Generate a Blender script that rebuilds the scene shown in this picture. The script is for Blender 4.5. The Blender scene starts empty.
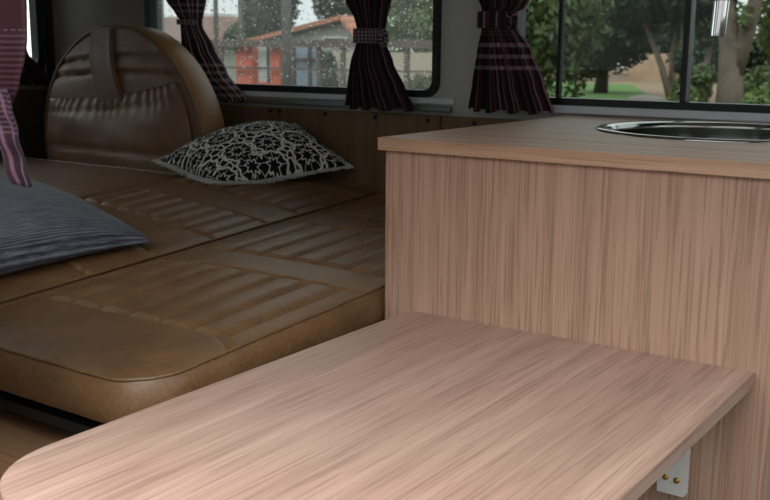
import bpy, bmesh, math, random
from mathutils import Vector, Matrix, noise
from mathutils.geometry import tessellate_polygon
random.seed(7)
C = bpy.context.scene.collection
PI = math.pi
SKY_FAR, SKY_NEAR, SKY_LOW = 2.1, 9.6, .75

# ------------------------------------------------------------------ materials
def new_mat(name):
    m = bpy.data.materials.new(name); m.use_nodes = True
    nt = m.node_tree; nt.nodes.clear()
    return m, nt
def nd(nt, typ, **kw):
    n = nt.nodes.new(typ)
    for k, v in kw.items():
        if k.startswith('i_'):
            key = k[2:]
            key = int(key) if key.isdigit() else key.replace('_', ' ')
            n.inputs[key].default_value = v
        else: setattr(n, k, v)
    return n
def ln(nt, a, b): nt.links.new(a, b)
def srgb(r, g, b):
    f = lambda c: (c/12.92 if c <= .04045 else ((c+.055)/1.055)**2.4)
    return (f(r/255), f(g/255), f(b/255), 1)
def mth(nt, op, a, b=None, clamp=False):
    n = nd(nt, 'ShaderNodeMath', operation=op, use_clamp=clamp)
    for i, v in enumerate((a, b)):
        if v is None: continue
        if isinstance(v, (int, float)): n.inputs[i].default_value = v
        else: ln(nt, v, n.inputs[i])
    return n.outputs[0]
def mixc(nt, fac, a, b):
    n = nd(nt, 'ShaderNodeMix', data_type='RGBA')
    for s, v in ((0, fac), (6, a), (7, b)):
        if isinstance(v, (int, float)): n.inputs[s].default_value = v
        elif isinstance(v, tuple): n.inputs[s].default_value = v
        else: ln(nt, v, n.inputs[s])
    return n.outputs[2]
def ramp(nt, fac, stops):
    r = nd(nt, 'ShaderNodeValToRGB'); e = r.color_ramp.elements
    while len(e) < len(stops): e.new(.5)
    for i, (p, c) in enumerate(stops): e[i].position = p; e[i].color = c
    ln(nt, fac, r.inputs[0]); return r.outputs[0]
def finish(nt, col, rough=.5, metal=0., bump=None, bstr=.2, bdist=.002, spec=.5, sheen=0):
    p = nd(nt, 'ShaderNodeBsdfPrincipled'); o = nd(nt, 'ShaderNodeOutputMaterial')
    if isinstance(col, tuple): p.inputs['Base Color'].default_value = col
    else: ln(nt, col, p.inputs['Base Color'])
    if isinstance(rough, (int, float)): p.inputs['Roughness'].default_value = rough
    else: ln(nt, rough, p.inputs['Roughness'])
    p.inputs['Metallic'].default_value = metal
    p.inputs['Specular IOR Level'].default_value = spec
    p.inputs['Sheen Weight'].default_value = sheen
    if bump is not None:
        b = nd(nt, 'ShaderNodeBump'); b.inputs['Strength'].default_value = bstr; b.inputs['Distance'].default_value = bdist
        ln(nt, bump, b.inputs['Height']); ln(nt, b.outputs[0], p.inputs['Normal'])
    ln(nt, p.outputs[0], o.inputs[0])
def ocoord(nt, scale=(1, 1, 1), uv=False, loc=(0, 0, 0)):
    t = nd(nt, 'ShaderNodeTexCoord'); mp = nd(nt, 'ShaderNodeMapping')
    mp.inputs['Scale'].default_value = scale; mp.inputs['Location'].default_value = loc
    ln(nt, t.outputs['UV' if uv else 'Object'], mp.inputs[0]); return mp.outputs[0]
def noise_n(nt, vec, scale=1., detail=4., rough=.55, dist=0.):
    n = nd(nt, 'ShaderNodeTexNoise', i_Scale=scale, i_Detail=detail, i_Roughness=rough, i_Distortion=dist)
    ln(nt, vec, n.inputs['Vector']); return n.outputs['Fac']
def plain(name, col, rough=.5, metal=0., var=.12, nscale=12., bstr=.05, spec=.5, sheen=0):
    m, nt = new_mat(name)
    n = noise_n(nt, ocoord(nt), nscale, 5)
    d = tuple(c*(1-var) for c in col[:3])+(1,); l = tuple(min(1, c*(1+var)) for c in col[:3])+(1,)
    finish(nt, ramp(nt, n, [(.3, d), (.7, l)]), rough, metal, n, bstr, .002, spec, sheen)
    return m
def wood(name, light, mid, dark, axis, seed=0., rough=.42):
    m, nt = new_mat(name)
    ac, al = 1., .05
    def sc(k, a): return tuple((k*a if i == 'xyz'.index(axis) else k) for i in range(3))
    loc = (seed*3.1, seed*1.7, seed*2.3)
    n1 = noise_n(nt, ocoord(nt, sc(34, .016), loc=loc), 1, 3, .5, .25)
    n2 = noise_n(nt, ocoord(nt, sc(130, .009), loc=loc), 1, 3, .55, 0.)
    n3 = noise_n(nt, ocoord(nt, sc(330, .022), loc=loc), 1, 2, .5)
    f = mth(nt, 'ADD', mth(nt, 'ADD', mth(nt, 'MULTIPLY', n1, .44), mth(nt, 'MULTIPLY', n2, .32)), mth(nt, 'MULTIPLY', n3, .24))
    col = ramp(nt, f, [(.22, dark), (.5, mid), (.78, light)])
    pore = ramp(nt, n3, [(.38, (0, 0, 0, 1)), (.46, (1, 1, 1, 1))])
    col = mixc(nt, mth(nt, 'MULTIPLY', mth(nt, 'SUBTRACT', 1., pore), .45), col, dark)
    finish(nt, col, rough, 0, n3, .08, .0006, .4)
    return m
W_L, W_M, W_D = srgb(190, 158, 137), srgb(166, 132, 111), srgb(124, 95, 77)
W_table = wood('oak_laminate_table', srgb(186, 157, 141), srgb(162, 132, 116), srgb(122, 94, 80), 'y', 1.)
W_panel = wood('oak_laminate_panel', W_L, W_M, W_D, 'z', 2.)
W_top = wood('oak_laminate_counter', srgb(204, 174, 152), srgb(182, 150, 127), srgb(142, 112, 92), 'x', 3., .5)
W_edge = wood('oak_laminate_edge', srgb(200, 166, 138), srgb(176, 140, 113), srgb(138, 105, 82), 'x', 4.)
W_wall = wood('brown_panelling', srgb(134, 106, 80), srgb(112, 86, 62), srgb(84, 62, 43), 'z', 5.)
W_box = wood('brown_locker_board', srgb(196, 156, 120), srgb(168, 129, 96), srgb(126, 94, 68), 'x', 6.)

def leather(name, a, b, rough=.42):
    m, nt = new_mat(name)
    v = ocoord(nt)
    n = noise_n(nt, v, 14, 6, .6); g = noise_n(nt, v, 420, 3, .6); st = noise_n(nt, v, 160, 4, .7)
    col = ramp(nt, mth(nt, 'ADD', mth(nt, 'MULTIPLY', n, .45), mth(nt, 'MULTIPLY', st, .55)), [(.36, b), (.64, a)])
    r = mth(nt, 'ADD', mth(nt, 'MULTIPLY', n, .22), rough-.1)
    finish(nt, col, r, 0, g, .35, .0008, .5)
    return m
L_bed = leather('tan_leatherette', srgb(124, 92, 60), srgb(93, 67, 43), .38)
L_band = leather('lit_tan_leatherette', srgb(158, 118, 76), srgb(126, 92, 58), .45)  # tan rim of the wheel cover, window light on it put into the colour
L_wheel = leather('brown_leatherette', srgb(122, 92, 68), srgb(98, 72, 52), .5)
L_strap = leather('dark_brown_leatherette', srgb(112, 82, 60), srgb(90, 64, 46), .5)
M_black = plain('black_rubber', srgb(22, 22, 24), .6, 0, .2, 30)
M_steel_black = plain('black_steel', srgb(26, 27, 30), .45, 0, .2, 20)
M_paint = plain('grey_body_paint', srgb(182, 184, 177), .5, 0, .05, 6)
M_lining = plain('grey_fabric_lining', srgb(128, 124, 116), .9, 0, .06, 40, .2)
M_ceil = plain('pale_headliner', srgb(206, 203, 196), .9, 0, .05, 20, .1)
M_alu = plain('aluminium_trim', srgb(216, 221, 226), .4, .1, .05, 20, .02)
M_alu_grey = plain('grey_aluminium_rail', srgb(140, 146, 148), .4, .8, .05, 20, .02)
M_frame = plain('black_window_frame', srgb(20, 21, 24), .4, 0, .1, 20, .02)
M_chrome = plain('chrome', srgb(228, 228, 226), .08, 1., .02, 5, 0)
M_stainless = plain('stainless_steel', srgb(165, 165, 163), .09, 1., .03, 40, .02)
M_brushed = plain('brushed_steel', srgb(168, 168, 165), .12, 1., .05, 40, .02)
M_white = plain('white_painted_metal', srgb(205, 203, 196), .45, 0, .03, 20)
M_brass = plain('brass', srgb(190, 150, 70), .3, 1., .1, 60)
M_screw = plain('dark_screw_head', srgb(24, 20, 18), .5, .3, .1, 60)
M_floor = plain('dark_vinyl_floor', srgb(36, 34, 32), .6, 0, .15, 9)
M_darktrim = plain('dark_brown_trim', srgb(66, 52, 42), .7, 0, .12, 9)
M_seal = plain('dark_grey_seal', srgb(36, 36, 37), .7, 0, .1, 30)

def glass_mat(name, tint, haze):
    m, nt = new_mat(name)
    t = nd(nt, 'ShaderNodeBsdfTransparent'); t.inputs[0].default_value = tint
    g = nd(nt, 'ShaderNodeBsdfGlossy'); g.inputs['Roughness'].default_value = .03
    d = nd(nt, 'ShaderNodeBsdfTranslucent'); d.inputs[0].default_value = (.7, .7, .68, 1)
    fr = nd(nt, 'ShaderNodeFresnel'); fr.inputs[0].default_value = 1.3
    a = nd(nt, 'ShaderNodeMixShader'); ln(nt, fr.outputs[0], a.inputs[0]); ln(nt, t.outputs[0], a.inputs[1]); ln(nt, g.outputs[0], a.inputs[2])
    b = nd(nt, 'ShaderNodeMixShader')
    n = noise_n(nt, ocoord(nt), 9, 6, .7)
    ln(nt, mth(nt, 'MULTIPLY', n, haze*2), b.inputs[0])
    ln(nt, a.outputs[0], b.inputs[1]); ln(nt, d.outputs[0], b.inputs[2])
    o = nd(nt, 'ShaderNodeOutputMaterial'); ln(nt, b.outputs[0], o.inputs[0])
    return m
G_clear = glass_mat('tinted_glass', (.62, .66, .64, 1), .0)
G_dusty = glass_mat('dusty_glass', (.64, .67, .655, 1), .06)
G_side = glass_mat('side_glass', (.93, .95, .94, 1), .0)
def drop_mat():
    m, nt = new_mat('rain_water')
    g = nd(nt, 'ShaderNodeBsdfGlass'); g.inputs['IOR'].default_value = 1.33; g.inputs['Roughness'].default_value = .0
    o = nd(nt, 'ShaderNodeOutputMaterial'); ln(nt, g.outputs[0], o.inputs[0]); return m
M_drop = drop_mat()

def plaid(name, base, navy, pale, cloth_w, vbands, nvert=.03, palew=.12, navyw=.4, fine=True, dash=None, hl=True):
    """woven check: u is across the cloth, v down from the hem, both in metres"""
    m, nt = new_mat(name)
    t = nd(nt, 'ShaderNodeTexCoord'); s = nd(nt, 'ShaderNodeSeparateXYZ'); ln(nt, t.outputs['UV'], s.inputs[0])
    u, v = s.outputs[0], s.outputs[1]
    fu = mth(nt, 'FRACT', mth(nt, 'DIVIDE', u, nvert))
    col = mixc(nt, mth(nt, 'LESS_THAN', fu, navyw), base, navy)
    fv0 = mth(nt, 'FRACT', mth(nt, 'DIVIDE', v, nvert))
    if hl: col = mixc(nt, mth(nt, 'MULTIPLY', mth(nt, 'LESS_THAN', fv0, .35), .5), col, navy)
    p1 = mth(nt, 'MULTIPLY', mth(nt, 'GREATER_THAN', fu, .5), mth(nt, 'LESS_THAN', fu, .5+palew))
    col = mixc(nt, mth(nt, 'MULTIPLY', p1, .75), col, pale)
    for a, b, per, duty, amt in vbands:
        inb = mth(nt, 'MULTIPLY', mth(nt, 'GREATER_THAN', v, a), mth(nt, 'LESS_THAN', v, b))
        st = mth(nt, 'LESS_THAN', mth(nt, 'FRACT', mth(nt, 'DIVIDE', mth(nt, 'SUBTRACT', v, a), per)), duty)
        col = mixc(nt, mth(nt, 'MULTIPLY', mth(nt, 'MULTIPLY', inb, st), amt), col, pale)
    if dash:
        inb = mth(nt, 'MULTIPLY', mth(nt, 'GREATER_THAN', v, dash), mth(nt, 'LESS_THAN', v, dash+.0016))
        st = mth(nt, 'LESS_THAN', mth(nt, 'FRACT', mth(nt, 'DIVIDE', u, .012)), .6)
        col = mixc(nt, mth(nt, 'MULTIPLY', inb, st), col, pale)
    wv = noise_n(nt, ocoord(nt, (900, 300, 300), uv=False), 1, 2)
    finish(nt, col, .85, 0, wv, .3, .0006, .2, .1)
    return m
BURG, NAVY, PALE = srgb(92, 26, 48), srgb(40, 26, 44), srgb(196, 176, 184)
P_far = plaid('burgundy_plaid', srgb(54, 26, 38), srgb(26, 20, 28), srgb(122, 98, 108), .5, [], .028, .10)
P_check = plaid('burgundy_check', srgb(70, 34, 48), srgb(32, 24, 34), srgb(170, 150, 156), .5, [(.37, .52, .019, .4, .45), (.12, .245, .016, .4, .3)], .028, .2)
P_band = plaid('burgundy_plaid_banded', srgb(60, 26, 38), srgb(30, 20, 29), srgb(150, 120, 132), .5, [(.315, .385, .0235, .36, .75), (.26, .30, .006, .35, .35)], .034, .12, hl=False)
P_near = plaid('bright_burgundy_stripe', srgb(40, 7, 18), srgb(27, 10, 20), srgb(76, 48, 58), .3, [(.289, .347, .0054, .42, .6)], .53, .007, .40, dash=.284, hl=False)
P_tie = plaid('grey_plaid_tie', srgb(70, 48, 58), srgb(48, 36, 44), srgb(150, 132, 140), .3, [(0, .1, .008, .35, .5)], .012, .25)
P_tail = plaid('burgundy_plaid_tail', srgb(42, 11, 22), srgb(22, 12, 18), srgb(90, 66, 78), .1, [(.0, .042, .005, .4, .45)], .008, .3, .25, hl=False)

def ribbed(name):
    m, nt = new_mat(name)
    t = nd(nt, 'ShaderNodeTexCoord'); s = nd(nt, 'ShaderNodeSeparateXYZ'); ln(nt, t.outputs['UV'], s.inputs[0])
    nz = noise_n(nt, ocoord(nt, (3, 40, 1), uv=True), 1, 4, .7)
    nb = noise_n(nt, ocoord(nt, (9, 260, 1), uv=True), 1, 3, .7)
    w = mth(nt, 'SINE', mth(nt, 'MULTIPLY', s.outputs[1], 2*PI*95))
    f = mth(nt, 'ADD', mth(nt, 'ADD', mth(nt, 'MULTIPLY', w, .10), mth(nt, 'MULTIPLY', nb, .78)), mth(nt, 'MULTIPLY', nz, .22))
    col = ramp(nt, f, [(.34, srgb(44, 48, 58)), (.5, srgb(84, 88, 98)), (.68, srgb(128, 130, 138))])
    finish(nt, col, .9, 0, f, .5, .002, .2, .1)
    return m
F_grey = ribbed('grey_ribbed_cloth')
def flowers(name):
    m, nt = new_mat(name)
    uv = ocoord(nt, (4.4, 4.4, 1), uv=True)
    vo = nd(nt, 'ShaderNodeTexVoronoi', voronoi_dimensions='2D', i_Scale=1., i_Randomness=.35); ln(nt, uv, vo.inputs['Vector'])
    sub = nd(nt, 'ShaderNodeVectorMath', operation='SUBTRACT'); ln(nt, uv, sub.inputs[0]); ln(nt, vo.outputs['Position'], sub.inputs[1])
    s = nd(nt, 'ShaderNodeSeparateXYZ'); ln(nt, sub.outputs[0], s.inputs[0])
    ang = mth(nt, 'ARCTAN2', s.outputs[1], s.outputs[0]); r = vo.outputs['Distance']
    def band(r0, amp, k, w):
        c = mth(nt, 'ADD', mth(nt, 'MULTIPLY', mth(nt, 'COSINE', mth(nt, 'MULTIPLY', ang, float(k))), amp), r0)
        return mth(nt, 'LESS_THAN', mth(nt, 'ABSOLUTE', mth(nt, 'SUBTRACT', r, c)), w)
    def spokes(k, w, r0, r1):
        sp_ = mth(nt, 'LESS_THAN', mth(nt, 'MULTIPLY', mth(nt, 'ABSOLUTE', mth(nt, 'SINE', mth(nt, 'MULTIPLY', ang, k/2.))), r), w)
        return mth(nt, 'MULTIPLY', sp_, mth(nt, 'MULTIPLY', mth(nt, 'GREATER_THAN', r, r0), mth(nt, 'LESS_THAN', r, r1)))
    ve = nd(nt, 'ShaderNodeTexVoronoi', voronoi_dimensions='2D', feature='DISTANCE_TO_EDGE', i_Scale=4.2); ln(nt, uv, ve.inputs['Vector'])
    bg = mth(nt, 'MULTIPLY', mth(nt, 'LESS_THAN', ve.outputs['Distance'], .10), mth(nt, 'GREATER_THAN', r, .47))
    wh = bg
    for q in (band(.19, .045, 7, .027), band(.45, .03, 9, .036), spokes(9, .038, .21, .45)):
        wh = mth(nt, 'MAXIMUM', wh, q)
    col = mixc(nt, wh, srgb(24, 25, 30), srgb(214, 214, 210))
    wv = noise_n(nt, ocoord(nt, (300, 300, 300)), 1, 2)
    finish(nt, col, .9, 0, wv, .4, .001, .2, .05)
    return m
F_flower = flowers('black_flower_print')
F_fringe = plain('white_fringe', srgb(178, 178, 174), .95, 0, .15, 90, .2)

# ------------------------------------------------------------------ object helpers
def link_mesh(name, verts, faces, mat, parent=None, base=(0, 0, 0), uvs=None, smooth=False):
    off = Vector(base) if parent is None else wloc(parent)
    me = bpy.data.meshes.new(name)
    me.from_pydata([Vector(v)-off for v in verts], [], faces); me.validate(clean_customdata=False)
    if uvs is not None and len(me.loops):
        ul = me.uv_layers.new(name='UVMap')
        for l in me.loops: ul.data[l.index].uv = uvs[l.vertex_index]
    me.materials.append(mat)
    if smooth:
        for p in me.polygons: p.use_smooth = True
    me.update()
    o = bpy.data.objects.new(name, me); C.objects.link(o)
    if parent is None: o.location = base
    else: o.parent = parent
    return o
def wloc(o):
    v = Vector((0, 0, 0))
    while o is not None: v += Vector(o.location); o = o.parent
    return v
def thing(name, label, cat, loc, group=None):
    o = bpy.data.objects.new(name, None); C.objects.link(o); o.location = loc; o.empty_display_size = .05
    return tag(o, label, cat, group)
def tag(o, label, cat, group=None):
    o['label'] = label; o['category'] = cat
    if group: o['group'] = group
    return o
def struct(o): o['kind'] = 'structure'; return o
def struct_empty(name, loc):
    o = bpy.data.objects.new(name, None); C.objects.link(o); o.location = loc; o['kind'] = 'structure'; return o

class MB:
    def __init__(s): s.v = []; s.f = []; s.uv = None
    def add(s, vs, fs):
        n = len(s.v); s.v += [Vector(q) for q in vs]; s.f += [[i+n for i in f] for f in fs]; return s
    def hexa(s, b, t):
        return s.add(list(b)+list(t), [(3, 2, 1, 0), (4, 5, 6, 7), (0, 1, 5, 4), (1, 2, 6, 5), (2, 3, 7, 6), (3, 0, 4, 7)])
    def box(s, x0, x1, y0, y1, z0, z1, bev=0.):
        if bev <= 0:
            return s.hexa([(x0, y0, z0), (x1, y0, z0), (x1, y1, z0), (x0, y1, z0)], [(x0, y0, z1), (x1, y0, z1), (x1, y1, z1), (x0, y1, z1)])
        bm = bmesh.new(); bmesh.ops.create_cube(bm, size=1)
        for v in bm.verts: v.co = Vector(((x0+x1)/2+v.co.x*(x1-x0), (y0+y1)/2+v.co.y*(y1-y0), (z0+z1)/2+v.co.z*(z1-z0)))
        bmesh.ops.bevel(bm, geom=bm.edges[:], offset=bev, segments=2, affect='EDGES', profile=.6)
        bm.verts.index_update(); s.add([v.co.copy() for v in bm.verts], [[v.index for v in f.verts] for f in bm.faces]); bm.free(); return s
    def poly(s, outer, holes, axis, a, b):
        """flat sheet with holes in the plane across `axis`, thick from a to b"""
        def P(p, d): return {'y': (p[0], d, p[1]), 'x': (d, p[0], p[1]), 'z': (p[0], p[1], d)}[axis]
        loops = [outer]+list(holes); flat = [p for l in loops for p in l]
        tris = tessellate_polygon([[Vector((p[0], p[1], 0)) for p in l] for l in loops])
        n = len(flat)
        fs = [tuple(t) for t in tris]+[tuple(i+n for i in reversed(t)) for t in tris]
        k = 0
        for l in loops:
            m = len(l)
            for i in range(m): j = (i+1) % m; fs.append((k+i, k+j, k+j+n, k+i+n))
            k += m
        return s.add([P(p, a) for p in flat]+[P(p, b) for p in flat], fs)
    def tube(s, pts, rad, seg=10, closed=False, cap=True):
        pts = [Vector(p) for p in pts]; n = len(pts)
        rad = rad if isinstance(rad, (list, tuple)) else [rad]*n
        vs = []; up = None
        for i, p in enumerate(pts):
            a = pts[(i-1) % n] if (closed or i > 0) else p; b = pts[(i+1) % n] if (closed or i < n-1) else p
            t = (b-a).normalized()
            if up is None: up = t.orthogonal().normalized()
            up = (up-t*up.dot(t))
            up = up.normalized() if up.length > 1e-6 else t.orthogonal().normalized()
            w = t.cross(up)
            for k in range(seg):
                an = 2*PI*k/seg; vs.append(p+(up*math.cos(an)+w*math.sin(an))*rad[i])
        fs = []
        for i in range(n if closed else n-1):
            j = (i+1) % n
            for k in range(seg): l = (k+1) % seg; fs.append((i*seg+k, i*seg+l, j*seg+l, j*seg+k))
        if cap and not closed: fs.append(tuple(reversed(range(seg)))); fs.append(tuple((n-1)*seg+k for k in range(seg)))
        return s.add(vs, fs)
    def lathe(s, prof, center, axis='z', seg=48, ex=1., ey=1., cap=True):
        """prof: list of (radius, height along the axis)"""
        c = Vector(center); vs = []; fs = []; n = len(prof)
        for r, h in prof:
            for k in range(seg):
                a = 2*PI*k/seg; x, y = r*math.cos(a)*ex, r*math.sin(a)*ey
                vs.append(c+Vector({'z': (x, y, h), 'y': (x, h, y), 'x': (h, x, y)}[axis]))
        for i in range(n-1):
            for k in range(seg): l = (k+1) % seg; fs.append((i*seg+k, i*seg+l, (i+1)*seg+l, (i+1)*seg+k))
        if cap and prof[0][0] > 1e-5: fs.append(tuple(reversed(range(seg))))
        if cap and prof[-1][0] > 1e-5: fs.append(tuple((n-1)*seg+k for k in range(seg)))
        return s.add(vs, fs)
    def build(s, name, mat, parent=None, base=(0, 0, 0), smooth=False, uvs=None, auto=False):
        o = link_mesh(name, s.v, s.f, mat, parent, base, uvs, smooth or auto)
        bm = bmesh.new(); bm.from_mesh(o.data)
        bmesh.ops.recalc_face_normals(bm, faces=bm.faces)
        if auto:
            for e in bm.edges:
                if len(e.link_faces) == 2 and e.calc_face_angle(0) > math.radians(35): e.smooth = False
        bm.to_mesh(o.data); bm.free()
        return o
def rrect(x0, x1, z0, z1, r, n=8):
    pts = []
    for cx, cz, a0 in ((x1-r, z0+r, -PI/2), (x1-r, z1-r, 0), (x0+r, z1-r, PI/2), (x0+r, z0+r, PI)):
        for k in range(n+1): a = a0+PI/2*k/n; pts.append((cx+r*math.cos(a), cz+r*math.sin(a)))
    return pts

# ------------------------------------------------------------------ the van body
ZF, ZR = -1.05, .54
struct(MB().box(-2.64, .7, .45, 2.06, ZF-.04, ZF).build('floor', M_floor))
struct(MB().box(-2.7, .7, .43, 2.08, ZR, ZR+.04).build('ceiling', M_ceil))
w1 = rrect(-2.185, -1.240, -.100, .34, .035); w2 = rrect(-1.05, .12, -.116, .34, .02)
struct(MB().poly([(-2.64, ZF), (.7, ZF), (.7, ZR), (-2.64, ZR)], [w1, w2], 'y', 2.0, 2.05).build('wall_left', M_paint))
rw = rrect(.72, 1.962, -.10, .34, .07)
struct(MB().poly([(.45, ZF), (2.0, ZF), (2.0, ZR), (.45, ZR)], [rw], 'x', -2.66, -2.62).build('wall_rear', M_lining))
nw = rrect(-1.85, -1.02, -.08, .33, .06)
struct(MB().poly([(-2.62, ZF), (-.9, ZF), (-.9, ZR), (-2.62, ZR)], [nw], 'y', .45, .5).build('wall_right', M_paint))
# grey cloth lining over the rear quarter between the two windows
struct(MB().poly([(-2.60, -.147), (-2.20, -.147), (-2.20, .44), (-2.60, .44)], [], 'y', 1.99, 2.0).build('trim_1', M_lining))
struct(MB().box(-2.618, -2.60, 1.972, 2.0, -.55, .44).build('trim_2', M_seal))
struct(MB().box(-2.62, -2.606, .52, 1.97, -.60, -.125).build('trim_3', M_darktrim))

def ring_strip(inner, outer, axis, a, b): return MB().poly(outer, [inner], axis, a, b)
win = struct_empty('window_1', (-1.71, 2.0, -.1))
g = ring_strip(rrect(-2.172, -1.2475, -.092, .327, .024), rrect(-2.195, -1.2325, -.108, .35, .036), 'y', 1.986, 2.03).build('gasket', M_black, win)
MB().box(-2.18, -1.24, 2.008, 2.012, -.098, .335).build('pane', G_dusty, win)
# rain on the outside of the pane
mb = MB()
for i in range(1300):
    x = random.uniform(-2.165, -1.255); z = random.uniform(-.08, .16); r = random.choice([.001, .0013, .0016, .002, .0027])
    prof = [(r*math.cos(a), r*.55*math.sin(a)) for a in (0, .5, 1.0)]+[(0.00001, r*.55)]
    mb.lathe(prof, (x, 2.0122, z), 'y', 7, 1, random.uniform(1, 1.4))
d = mb.build('rain_drops', M_drop, win, smooth=True); d['kind'] = 'stuff'
win = struct_empty('window_2', (-.46, 2.0, -.11))
ring_strip(rrect(-1.035, .105, -.098, .325, .015), rrect(-1.062, .132, -.113, .352, .025), 'y', 1.988, 2.03).build('frame', M_frame, win)
MB().box(-.6715, -.659, 1.990, 2.02, -.098, .325, .002).build('sash_bar', M_frame, win)
MB().box(-.9455, -.9375, 2.004, 2.02, -.098, .325, .001).build('sash_bar', M_seal, win)
MB().box(-1.04, -.66, 2.008, 2.012, -.10, .33).build('pane', G_clear, win)
MB().box(-.67, .11, 2.0, 2.004, -.10, .33).build('pane', G_clear, win)
win = struct_empty('window_3', (-2.64, 1.3, -.1))
ring_strip(rrect(.745, 1.940, -.078, .318, .055), rrect(.70, 1.966, -.112, .352, .08), 'x', -2.645, -2.612).build('gasket', M_black, win)
MB().box(-2.642, -2.638, .73, 1.95, -.09, .33).build('pane', G_side, win)
win = struct_empty('window_4', (-1.43, .47, -.08))
ring_strip(rrect(-1.84, -1.03, -.068, .318, .05), rrect(-1.865, -1.005, -.095, .345, .07), 'y', .46, .512).build('gasket', M_black, win)
MB().box(-1.85, -1.02, .478, .482, -.075, .325).build('pane', G_side, win)

struct(MB().poly([(.45, ZF), (2.0, ZF), (2.0, .02), (.45, .02)], [], 'x', .66, .70).build('wall_front_blocker', M_lining))  # unseen half-height bulkhead, added to cut light from the open front
struct(MB().box(.36, .66, .45, .5, ZF, ZR).build('wall_right_2', M_paint))
# light metal sill strips under the windows
struct(MB().box(-2.18, -1.19, 1.988, 2.0, -.1225, -.1085, .002).build('trim_4', M_alu))
struct(MB().box(-1.06, .2, 1.984, 2.0, -.130, -.113, .003).build('trim_5', M_alu))
r = MB().box(-1.86, -1.188, 1.968, 1.984, -.1395, -.1255, .004).build('curtain_rail', M_alu_grey, base=(-1.52, 1.976, -.1395))
tag(r, 'thin grey metal rail below the rainy window behind the cushions', 'rail')
mb = MB()
for x in (-1.83, -1.52, -1.21): MB().box(x-.006, x+.006, 1.983, 2.0, -.137, -.128).build('bracket', M_alu_grey, r)
MB().lathe([(.006, 0), (.006, .003), (.003, .004)], (-1.82, 1.9675, -.1325), 'y', 12).build('screw', M_screw, r)

# brown board panelling
def panel(nm, x0, x1, screws):
    p = struct(MB().box(x0, x1, 1.985, 1.999, -.62, -.148, .0015).build(nm, W_wall, base=((x0+x1)/2, 1.99, -.62)))
    for x, z in screws:
        MB().lathe([(.0001, -.0035), (.0045, -.003), (.0055, -.0012), (.0055, 0)], (x, 1.9849, z), 'y', 14).build('screw', M_screw, p, smooth=True)
panel('trim_6', -2.59, -1.2235, [(-1.735, -.157), (-1.704, -.157), (-1.556, -.158), (-1.404, -.159), (-1.255, -.160), (-2.0, -.157)])
panel('trim_7', -1.2195, -.93, [(-1.132, -.160)])

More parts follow.
